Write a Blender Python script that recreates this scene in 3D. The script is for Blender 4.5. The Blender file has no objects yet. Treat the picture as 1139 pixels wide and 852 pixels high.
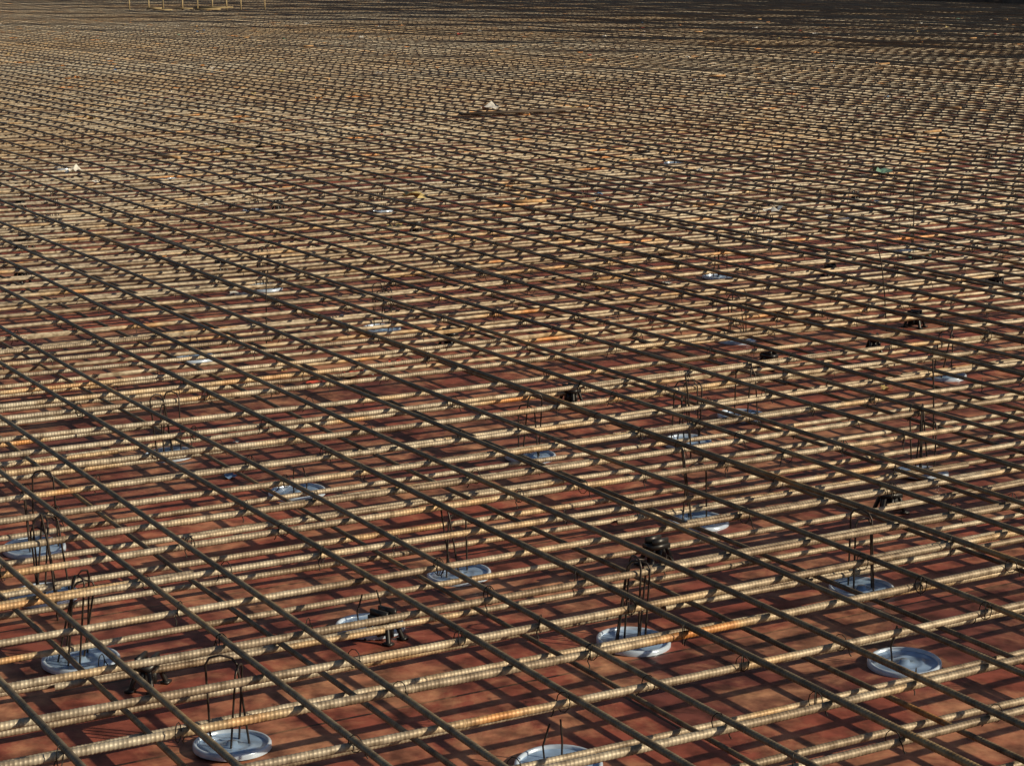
import bpy, math, random
import numpy as np
from mathutils import Vector
rng=np.random.default_rng(7); random.seed(7)
sc=bpy.context.scene
# ---------------- camera
F=2250.0; P=math.atan(476/F); HC=1.72
cam=bpy.data.cameras.new("camera"); co=bpy.data.objects.new("camera",cam); sc.collection.objects.link(co)
co.location=(0,0,HC); co.rotation_euler=(math.radians(90)-P,0,0); cam.sensor_width=36; cam.lens=36*F/1139; cam.clip_end=3000; cam.clip_start=.05
sc.camera=co
# ---------------- light
az=math.radians(106); el=math.radians(26)
w=bpy.data.worlds.new("World"); sc.world=w; w.use_nodes=True
nt=w.node_tree; bg=nt.nodes['Background']; sky=nt.nodes.new('ShaderNodeTexSky'); sky.sky_type='NISHITA'; sky.sun_disc=False
sky.sun_elevation=el; sky.sun_rotation=az; nt.links.new(sky.outputs[0],bg.inputs[0]); bg.inputs[1].default_value=.058
sl=bpy.data.lights.new("sun",'SUN'); sl.energy=5.0; sl.angle=math.radians(.5); sl.color=(1,.84,.60)
so=bpy.data.objects.new("sun",sl); sc.collection.objects.link(so)
d=Vector((math.sin(az)*math.cos(el),math.cos(az)*math.cos(el),math.sin(el)))
so.rotation_euler=d.to_track_quat('Z','Y').to_euler()
sc.view_settings.view_transform='Standard'; sc.view_settings.look='None'; sc.view_settings.exposure=0
# ---------------- materials
def newmat(name):
    m=bpy.data.materials.new(name); m.use_nodes=True; n=m.node_tree.nodes; return m,n,m.node_tree.links,n['Principled BSDF']
def ramp(n,pts):
    r=n.new('ShaderNodeValToRGB'); e=r.color_ramp.elements
    while len(e)<len(pts): e.new(.5)
    for i,(p,c) in enumerate(pts): e[i].position=p; e[i].color=(*c,1)
    return r
def simple(name,c,rough=.6,metal=0,var=.3,scale=30):
    m,n,l,b=newmat(name); t=n.new('ShaderNodeTexNoise'); t.inputs['Scale'].default_value=scale
    tc=n.new('ShaderNodeTexCoord'); l.new(tc.outputs['Object'],t.inputs['Vector'])
    r=ramp(n,[(.3,tuple(x*(1-var) for x in c)),(.7,tuple(min(1,x*(1+var)) for x in c))]); l.new(t.outputs[0],r.inputs[0]); l.new(r.outputs[0],b.inputs['Base Color'])
    b.inputs['Roughness'].default_value=rough; b.inputs['Metallic'].default_value=metal; return m
def steel(name,cols,metal):
    m,n,l,b=newmat(name)
    at=n.new('ShaderNodeAttribute'); at.attribute_name='bar'
    mp=n.new('ShaderNodeVectorMath'); mp.operation='MULTIPLY'; mp.inputs[1].default_value=(1.7,60,1); l.new(at.outputs['Vector'],mp.inputs[0])
    t=n.new('ShaderNodeTexNoise'); t.inputs['Scale'].default_value=1; t.inputs['Detail'].default_value=4; l.new(mp.outputs[0],t.inputs['Vector'])
    r=ramp(n,list(zip((.28,.42,.55,.65,.72),cols))); l.new(t.outputs[0],r.inputs[0])
    tc=n.new('ShaderNodeTexCoord'); t2=n.new('ShaderNodeTexNoise'); t2.inputs['Scale'].default_value=38; t2.inputs['Detail'].default_value=5; l.new(tc.outputs['Object'],t2.inputs['Vector'])
    r2=ramp(n,[(.3,(.45,.39,.33)),(.62,(1.18,1.16,1.12))]); l.new(t2.outputs[0],r2.inputs[0])
    mx=n.new('ShaderNodeMix'); mx.data_type='RGBA'; mx.blend_type='MULTIPLY'; mx.inputs[0].default_value=1; l.new(r.outputs[0],mx.inputs[6]); l.new(r2.outputs[0],mx.inputs[7])
    # broad areas of the site where the steel has rusted more
    t3=n.new('ShaderNodeTexNoise'); t3.inputs['Scale'].default_value=.16; t3.inputs['Detail'].default_value=4; l.new(tc.outputs['Object'],t3.inputs['Vector'])
    r3=ramp(n,[(.40,(1.08,1.08,1.06)),(.64,(1.0,.86,.68))]); l.new(t3.outputs[0],r3.inputs[0])
    m3=n.new('ShaderNodeMix'); m3.data_type='RGBA'; m3.blend_type='MULTIPLY'; m3.inputs[0].default_value=1; l.new(mx.outputs[2],m3.inputs[6]); l.new(r3.outputs[0],m3.inputs[7])
    l.new(m3.outputs[2],b.inputs['Base Color']); b.inputs['Roughness'].default_value=.52; b.inputs['Metallic'].default_value=metal
    return m
STEEL=steel("mill_scale_rebar_steel",[(.16,.115,.075),(.26,.225,.18),(.38,.355,.30),(.42,.32,.20),(.48,.22,.07)],.2)
STEEL_SHADED=steel("shade_darkened_rusty_rebar_steel",[(.075,.06,.042),(.12,.10,.07),(.18,.15,.105),(.26,.19,.10),(.34,.18,.06)],.2)  # rusty steel darkened: shade on the upper bars' visible side put into colour
TIE=simple("black_annealed_wire",(.02,.017,.015),.5,.5)
def deckmat():
    m,n,l,b=newmat("red_phenolic_plywood")
    tc=n.new('ShaderNodeTexCoord'); mp=n.new('ShaderNodeMapping'); mp.inputs['Rotation'].default_value=(0,0,math.radians(-30)); l.new(tc.outputs['Object'],mp.inputs[0])
    br=n.new('ShaderNodeTexBrick'); l.new(mp.outputs[0],br.inputs['Vector']); br.inputs['Scale'].default_value=1
    br.inputs['Brick Width'].default_value=2.5; br.inputs['Row Height'].default_value=.5; br.inputs['Mortar Size'].default_value=.005
    br.inputs['Color1'].default_value=(.31,.085,.055,1); br.inputs['Color2'].default_value=(.13,.042,.035,1); br.inputs['Mortar'].default_value=(.02,.01,.01,1)
    t=n.new('ShaderNodeTexNoise'); t.inputs['Scale'].default_value=2.9; t.inputs['Detail'].default_value=10; t.inputs['Roughness'].default_value=.72; t.inputs['Distortion'].default_value=.5; l.new(tc.outputs['Object'],t.inputs['Vector'])
    r=ramp(n,[(.46,(0,0,0)),(.66,(.9,.9,.9))]); l.new(t.outputs[0],r.inputs[0])
    mx=n.new('ShaderNodeMix'); mx.data_type='RGBA'; l.new(r.outputs[0],mx.inputs[0]); l.new(br.outputs[0],mx.inputs[6]); mx.inputs[7].default_value=(.52,.28,.16,1)
    t2=n.new('ShaderNodeTexNoise'); t2.inputs['Scale'].default_value=14; t2.inputs['Detail'].default_value=8; l.new(tc.outputs['Object'],t2.inputs['Vector'])
    r2=ramp(n,[(.34,(.34,.31,.32)),(.6,(1.15,1.12,1.1))]); l.new(t2.outputs[0],r2.inputs[0])
    m2=n.new('ShaderNodeMix'); m2.data_type='RGBA'; m2.blend_type='MULTIPLY'; m2.inputs[0].default_value=1; l.new(mx.outputs[2],m2.inputs[6]); l.new(r2.outputs[0],m2.inputs[7])
    l.new(m2.outputs[2],b.inputs['Base Color']); b.inputs['Roughness'].default_value=.55; b.inputs['Specular IOR Level'].default_value=.3
    bp=n.new('ShaderNodeBump'); bp.inputs['Strength'].default_value=.35; bp.inputs['Distance'].default_value=.01; l.new(t2.outputs[0],bp.inputs['Height']); l.new(bp.outputs[0],b.inputs['Normal'])
    return m
DECK=deckmat()
# ---------------- mesh helpers
def mk(name,V,Q,mat,bar=None,parent=None,smooth=True):
    V=np.asarray(V,dtype=np.float32); Q=np.asarray(Q,dtype=np.int32)
    me=bpy.data.meshes.new(name); me.vertices.add(len(V)); me.vertices.foreach_set('co',V.ravel())
    k=Q.shape[1]; me.loops.add(Q.size); me.loops.foreach_set('vertex_index',Q.ravel())
    me.polygons.add(len(Q)); me.polygons.foreach_set('loop_start',np.arange(0,Q.size,k,dtype=np.int32)); 
    if bar is not None:
        a=me.attributes.new('bar','FLOAT_VECTOR','POINT'); a.data.foreach_set('vector',np.asarray(bar,dtype=np.float32).ravel())
    me.update(calc_edges=True); me.validate()
    if smooth: me.polygons.foreach_set('use_smooth',np.ones(len(me.polygons),dtype=bool))
    me.materials.append(mat); o=bpy.data.objects.new(name,me); sc.collection.objects.link(o)
    if parent: o.parent=parent
    return o
def empty(name,parent=None):
    o=bpy.data.objects.new(name,None); sc.collection.objects.link(o); 
    if parent: o.parent=parent
    return o
TH=math.radians(30)
AD=np.array([-math.sin(TH),math.cos(TH)]); BD=np.array([math.cos(TH),math.sin(TH)])
BEDGE=46.0; S=0.243
ZTA,ZTB,ZBA,ZBB=.222,.204,.062,.044
def hf(x,y):   # sag of the top mat between its supports
    k=np.clip(y/12,.6,1.0)
    return k*(.005*np.sin(x*1.9+.6*y+1)+.005*np.sin(y*1.3-x*.7)+.004*np.sin(x*.8+y*2.3+2)+.006*np.sin(.31*x-.2*y))
class Acc:
    def __init__(s): s.V=[];s.Q=[];s.B=[];s.n=0
    def add(s,V,Q,B=None):
        s.V.append(V); s.Q.append(Q+s.n); s.n+=len(V)
        if B is not None: s.B.append(B)
    def mk(s,name,mat,parent=None,smooth=True):
        return mk(name,np.concatenate(s.V),np.concatenate(s.Q),mat,np.concatenate(s.B) if s.B else None,parent,smooth)
def inw(x,y): return (np.abs(x)<.30*y+2.2)&(y>1.0)&(y<82)
def bar(acc,D,N,off,z,r,sag,s0=None,s1=None,amp=.010,bph=None,rad_amp=1.0):
    ss=np.arange(-15,110,.1) if s0 is None else np.arange(s0,s1,.05)
    x=D[0]*ss+N[0]*off; y=D[1]*ss+N[1]*off
    ok=inw(x,y)&((x*BD[0]+y*BD[1])<BEDGE)
    if ok.sum()<4: return
    a,b=ss[ok][0],ss[ok][-1]
    cs=np.arange(a,b,.35); x=D[0]*cs+N[0]*off; y=D[1]*cs+N[1]*off
    near=(y<8)&(np.abs(x)<.27*y+.6)
    out=[];rad=[]
    pit=.0095
    for c,nr in zip(cs,near):
        if nr:
            k=np.arange(c,min(c+.35,b),pit)
            q=np.stack([k,k+pit*.5,k+pit*.7,k+pit*.85],1).ravel()
            out.append(q); rad.append(np.tile([r*.98,r*.98,r*1.04,r*1.04],len(k)))
        else: out.append(np.array([c])); rad.append(np.array([r]))
    s=np.concatenate(out); rr=np.concatenate(rad)
    ph=rng.uniform(0,6.28,4) if bph is None else bph; rnd=rng.uniform(0,1)
    lat=amp*(.6*np.sin(s*.9+ph[0])+.4*np.sin(s*2.1+ph[1])+2.2*np.sin(s*.27+ph[3])) 
    ver=.2*amp*np.sin(s*1.7+ph[2])
    ns=7 if near.any() else 6; an=np.arange(ns)/ns*2*np.pi
    S_=s[:,None]+.35*r*np.cos(an)[None,:]*(near.any())
    x=D[0]*S_+N[0]*(off+lat)[:,None]; y=D[1]*S_+N[1]*(off+lat)[:,None]
    cx=D[0]*s+N[0]*off; cy=D[1]*s+N[1]*off
    zc=z+ver*.5+(hf(cx,cy) if sag else 0)
    X=x+N[0]*np.cos(an)[None,:]*rr[:,None]; Y=y+N[1]*np.cos(an)[None,:]*rr[:,None]
    Z=zc[:,None]+np.sin(an)[None,:]*rr[:,None]
    V=np.stack([X,Y,Z],2).reshape(-1,3)
    m=len(s); i=np.arange(m-1)[:,None]*ns; j=np.arange(ns)[None,:]; j2=(j+1)%ns
    Q=np.stack([i+j,i+j2,i+ns+j2,i+ns+j],2).reshape(-1,4)
    B=np.stack([np.repeat(s,ns),np.full(m*ns,rnd),np.zeros(m*ns)],1)
    acc.add(V,Q,B)
    for base in (0,(m-1)*ns):
        acc.add(V[base:base+ns],np.array([[0,1,2,3],[0,3,4,5]]),B[base:base+ns])
    return ph
grid=empty("steel_rebar_grid")
offA=[];offB=[]
def layer(name,D,N,z,r,sag,step,lo,hi,store,phase,lap,mat,amp=.010):
    acc=Acc(); k=lo+phase
    while k<hi:
        o=k+rng.normal(0,.015); store.append(o)
        ph=bar(acc,D,N,o,z,r*rng.uniform(.90,1.07),sag,amp=amp)
        s=-10+rng.uniform(0,6)
        while s<100 and ph is not None:   # lap splices: second bar tied alongside
            if rng.random()<lap:
                L=rng.uniform(.7,1.8); bar(acc,D,N,o+r*2.1*rng.choice([-1,1]),z,r*.95,sag,s,s+L,bph=ph,amp=amp)
            s+=rng.uniform(3,7)
        k+=step
    acc.mk(name,mat,grid)
layer("top_mat_upper_bars",AD,BD,ZTA,.0081,True,S,-8,BEDGE,offA,0.10,.12,STEEL_SHADED)
layer("top_mat_lower_bars",BD,AD,ZTB,.0092,True,S,-3,86,offB,0.05,.7,STEEL)
dA=[];dB=[]
layer("bottom_mat_upper_bars",AD,BD,ZBA,.007,False,S*2,-8,BEDGE,dA,0.2,.1,STEEL_SHADED)
layer("bottom_mat_lower_bars",BD,AD,ZBB,.0088,False,S,-3,86,dB,0.16,.5,STEEL,.018)
# ---------------- wires (tubes)
def tube(acc,pts,r,ns=5):
    pts=np.array(pts,float); m=len(pts); T=np.gradient(pts,axis=0); T/=np.linalg.norm(T,axis=1)[:,None]+1e-9
    up=np.array([.31,.67,.13]) if abs(T[:,2]).mean()>.5 else np.array([.1,.17,.93]); U=np.cross(T,up); U/=np.linalg.norm(U,axis=1)[:,None]+1e-9; W=np.cross(T,U)
    an=np.arange(ns)/ns*2*np.pi
    V=(pts[:,None,:]+r*(np.cos(an)[None,:,None]*U[:,None,:]+np.sin(an)[None,:,None]*W[:,None,:])).reshape(-1,3)
    i=np.arange(m-1)[:,None]*ns; j=np.arange(ns)[None,:]; j2=(j+1)%ns
    acc.add(V,np.stack([i+j,i+j2,i+ns+j2,i+ns+j],2).reshape(-1,4))
def tie_template(kind):
    a=Acc()
    dirs=[(1,1)] if kind==0 else [(1,1),(1,-1)]
    for dx,dy in dirs:
        c,s=dx*.707,dy*.707; pts=[]
        for t in np.linspace(0,2*np.pi,11):
            h=math.sin(t)*.020; q=math.cos(t)*.0145; pts.append((q*c,q*s,-.009+h))
        tube(a,pts,.0012,4)
    tube(a,[(.012,.010,-.012),(.018,.012,-.024),(.015,.016,-.034),(.018,.019,-.040)],.0014,4)
    return np.concatenate(a.V),np.concatenate(a.Q)
def far_template():
    a=Acc(); tube(a,[(-.014,-.010,-.024),(-.011,-.009,.008),(.011,.009,.008),(.016,.012,-.032)],.0020,3)
    return np.concatenate(a.V),np.concatenate(a.Q)
TT=[tie_template(0),tie_template(1)]; FT=far_template()
acc=Acc(); OA=np.array(offA); OB=np.array(offB)
for i,oa in enumerate(OA):
    x=AD[0]*OB+BD[0]*oa; y=AD[1]*OB+BD[1]*oa
    ok=inw(x,y)&(y<26)
    for j in np.nonzero(ok)[0]:
        if rng.random()<.35: continue
        px,py=x[j],y[j]
        V,Q=(TT[int(rng.random()<.4)] if py<11 else FT)
        ang=TH+(math.pi/2 if rng.random()<.5 else 0)+(math.pi if rng.random()<.5 else 0); c,s=math.cos(ang),math.sin(ang)
        W=np.stack([V[:,0]*c-V[:,1]*s+px,V[:,0]*s+V[:,1]*c+py,V[:,2]*rng.uniform(.9,1.2)+ZTA+hf(px,py)],1)
        acc.add(W,Q)
acc.mk("tie_wires",TIE,grid)
# ---------------- deck
mk("formwork_deck",[(-60,-8,0),(60,-8,0),(60,100,0),(-60,100,0)],[[0,1,2,3]],DECK,smooth=False)
# ---------------- round hanger inserts: flanged disc with wire hairpins
DISC=simple("sky_blue_tinted_plastic_disc",(.26,.38,.56),.2,.35,.45,18)  # white plastic; the blue of reflected sky is put into its base colour
RIM=simple("pale_disc_rim",(.46,.56,.70),.22,.2,.2,25)
WIRE=simple("insert_wire",(.05,.04,.035),.45,.6)
pos=[(-.62,4.22),(.31,4.91),(.965,5.35),(-1.07,4.77),(-.15,5.48),(.577,6.03),(-1.41,5.74),(-.37,5.03),(1.386,6.63),(.064,6.86),(.872,7.49),(.10,4.1),(-1.2,6.88),(.97,4.75),(-.70,6.37),(-1.28,5.29),(1.02,9.04),(1.126,10.87),(1.8,8.24),(-.61,9.31),(.63,7.06),(-1.3,10.5),(-1.385,8.62),(2.66,14.3),(2.35,11.9),(1.55,12.4)]
for k in range(26):
    y=rng.uniform(12,34); pos.append((rng.uniform(-.24,.24)*y,y))
nowire={(.10,4.1),(.97,4.75),(-.70,6.37),(-1.385,8.62),(-.37,5.03)}
def disc_insert(x,y):
    R=.093*rng.uniform(.92,1.04); par=empty("hanger_insert"); par.location=(x,y,0)
    n=32; an=np.arange(n)/n*2*np.pi
    tx,ty=rng.normal(0,.03,2)
    def lathe(prof,nm,mt):
        V=np.array([(R*p*math.cos(t),R*p*math.sin(t),z+.004+R*p*(tx*math.cos(t)+ty*math.sin(t))) for p,z in prof for t in an])
        i=np.arange(len(prof)-1)[:,None]*n; j=np.arange(n)[None,:]; j2=(j+1)%n
        a=Acc(); a.add(V,np.stack([i+j,i+j2,i+n+j2,i+n+j],2).reshape(-1,4)); a.mk(nm,mt,par)
    lathe([(.002,.013),(.13,.013),(.16,.006),(.45,.0045),(.50,.0065),(.55,.0045),(.89,.005)],"flange_disc",DISC)
    lathe([(.885,.004),(.90,.011),(.93,.0125),(.97,.012),(1.0,.009),(1.0,-.002)],"rim",RIM)
    a=Acc()
    if (x,y) in nowire:
        for q in range(2):
            th=rng.uniform(0,6.28); tube(a,[(.03*math.cos(th),.03*math.sin(th),.006),(.035*math.cos(th),.035*math.sin(th),.05),(.02*math.cos(th),.04*math.sin(th),.10)],.0024,6)
        a.mk("wire_stubs",WIRE,par); return
    base=rng.uniform(0,3.14)
    for q in range(int(rng.integers(2,4))):
        th=base+q*math.pi/2.6+rng.normal(0,.1); h=rng.uniform(.18,.24); wd=rng.uniform(.024,.042); ox,oy=rng.normal(0,.012,2); lx,ly=rng.normal(0,.015,2)
        pts=[]
        for u in np.linspace(0,1,15):
            if u<.36: zz=u/.36*(h-wd*.6); lt=-wd
            elif u>.64: zz=(1-u)/.36*(h-wd*.6); lt=wd
            else: aa=(u-.36)/.28*math.pi; zz=h-wd*.6+wd*.6*math.sin(aa); lt=-wd*math.cos(aa)
            lt*=1+.25*(1-zz/h)
            pts.append((ox+lt*math.cos(th)+lx*zz/h,oy+lt*math.sin(th)+ly*zz/h,.006+zz))
        tube(a,pts,.0028,6)
    a.mk("wire_hairpins",WIRE,par)
for x,y in pos: disc_insert(x,y)
# ---------------- black plastic bar chairs
BLK=simple("black_plastic",(.012,.012,.013),.4,0)
def box(a,c,sx,sy,sz,top=1.0,rot=0):
    V=[]
    for z,k in ((-1,1),(1,top)):
        for u,v in ((-1,-1),(1,-1),(1,1),(-1,1)):
            X=u*sx*k;Y=v*sy*k; V.append((c[0]+X*math.cos(rot)-Y*math.sin(rot),c[1]+X*math.sin(rot)+Y*math.cos(rot),c[2]+z*sz))
    a.add(np.array(V),np.array([[3,2,1,0],[4,5,6,7],[0,1,5,4],[1,2,6,5],[2,3,7,6],[3,0,4,7]]))
def leg(a,p,q,r):
    tube(a,[p,tuple((np.array(p)+np.array(q))/2),q],r,5)
cpos=[(-.873,4.6),(-.33,4.95),(.416,5.6),(1.19,6.16),(.23,7.72),(1.09,8.42),(-.28,8.93),(-1.6,13.8),(1.9,9.4)]
for k in range(30):
    y=rng.uniform(7.5,30); cpos.append((rng.uniform(-.25,.25)*y,y))
for x,y in cpos:
    a=Acc(); r0=rng.uniform(0,3)
    for sx,sy in ((1,1),(1,-1),(-1,1),(-1,-1)):
        leg(a,(sx*.040,sy*.028,.003),(sx*.024,sy*.015,.055),.007); box(a,(sx*.040,sy*.028,.004),.012,.010,.003)
    box(a,(0,0,.058),.034,.022,.007); box(a,(0,.016,.072),.028,.004,.010); box(a,(0,-.016,.072),.028,.004,.010)
    box(a,(0,0,.03),.032,.004,.018); box(a,(0,0,.03),.004,.022,.0175)
    o=a.mk("bar_chair_spacer",BLK,None,False); o.location=(x,y,0); o.rotation_euler=(0,0,r0)
# ---------------- upright marker wires
a=Acc()
for x,y,h in [(1.75,9.3,.42),(2.3,11.5,.45),(1.9,14.5,.45),(1.5,7.0,.32),(-1.2,5.1,.29),(.62,6.8,.32),(-1.1,8.9,.33)]:
    tx,ty=rng.normal(0,.02,2); tube(a,[(x,y,0),(x+tx*.3,y+ty*.3,h*.4),(x+tx*.7,y+ty*.7,h*.75),(x+tx*1.2,y+ty,h)],.0030,6)
a.mk("upright_marker_wires",WIRE)
# ---------------- debris
deb=empty("construction_debris")
cols={"white_scraps":(.70,.68,.62),"orange_scraps":(.55,.25,.08),"yellow_scraps":(.55,.43,.18),"blue_scraps":(.14,.24,.42),"red_scraps":(.50,.08,.05),"green_scraps":(.14,.27,.2),"timber_offcuts":(.42,.25,.11)}
spec={"white_scraps":[(-.22,20.2,.10),(1.55,12.0,.05),(-1.4,10.3,.05),(-3.1,14.2,.06),(-.60,8.3,.035)],"yellow_scraps":[(-2.49,17.85,.12),(-2.3,17.6,.09),(-.62,12.7,.07),(-.75,12.9,.06)],"red_scraps":[(-.653,8.24,.05),(-.5,8.5,.03),(-.8,8.1,.035)],"green_scraps":[(2.35,11.6,.07),(2.6,14.2,.06)],"blue_scraps":[(1.13,10.7,.05),(-.95,6.6,.03)],"orange_scraps":[(5,34,.12)],"timber_offcuts":[]}
num={"white_scraps":100,"orange_scraps":70,"yellow_scraps":40,"blue_scraps":10,"red_scraps":16,"green_scraps":5,"timber_offcuts":30}
for nm,c in cols.items():
    a=Acc(); L=list(spec[nm])
    for k in range(num[nm]):
        y=7+42*rng.random()**1.0; L.append((rng.uniform(-.25,.25)*y,y,rng.uniform(.010,.022)*(1+y*.03)))
    for x,y,sz in L:
        z0=.004 if (rng.random()<.4 or y<12) else ZTA+.004; rot=rng.uniform(0,3.14)
        if nm=="timber_offcuts":
            zz=.012 if z0<.1 else ZTA+.022; box(a,(x,y,zz),rng.uniform(.04,.16),.015,.009,1,TH+rng.choice([0,1.57])+rng.normal(0,.15))
        else:
            m=5; gx,gy=np.meshgrid(np.linspace(-1,1,m),np.linspace(-1,1,m)); asp=rng.uniform(.35,1)
            X=gx*sz+rng.normal(0,sz*.17,gx.shape); Y=gy*sz*asp+rng.normal(0,sz*.17,gx.shape); Z=z0+np.abs(rng.normal(0,sz*.3,gx.shape))
            V=np.stack([x+X*math.cos(rot)-Y*math.sin(rot),y+X*math.sin(rot)+Y*math.cos(rot),Z],2).reshape(-1,3)
            i=np.arange(m-1)[:,None]*m+np.arange(m-1)[None,:]; Q=np.stack([i,i+1,i+m+1,i+m],2).reshape(-1,4); a.add(V,Q)
    a.mk(nm,simple(nm,c,.7,0,.35,40),deb,False)
# ---------------- dark strip added on the mat, standing in for a shaded gap
DK=simple("weathered_dark_timber_and_gap_shade",(.07,.05,.035),.8,0,.4,3)  # dark tone shared by the gap's painted shade and the edge boards' timber
a=Acc(); box(a,(.1,19.6,ZTA+.022),.68,.035,.010,1,TH); a.mk("dark_gap_strip",DK,None,False)
# ---------------- stacked yellow timber with stakes, far left
YT=simple("weathered_yellow_timber",(.30,.23,.12),.8,0,.5,4)
a=Acc()
for k in range(7): box(a,(-9+rng.uniform(-1.0,.8),56+k*.3,ZTA+.03+.03*(k%2)),rng.uniform(.2,.6),.045,.018,1,rng.normal(0,.2))
for k in range(9): box(a,(-10.6+k*.45+rng.uniform(-.15,.15),57.4+rng.uniform(-.6,.6),.36),.018,.018,rng.uniform(.15,.30),1,.3)
a.mk("timber_stack",YT,None,False)
# ---------------- dark plywood stop-end board at the edge of the pour
a=Acc(); p0=AD*-10+BD*(BEDGE+.15); 
for k in range(44):
    c=p0+AD*(k*2.45+1.2); box(a,(c[0],c[1],.2+rng.normal(0,.01)),.03,1.215,.2,1,TH)
    box(a,(c[0]+BD[0]*.08,c[1]+BD[1]*.08,.17),.05,.045,.17,1,TH)
a.mk("edge_formwork_board",DK,None,False)
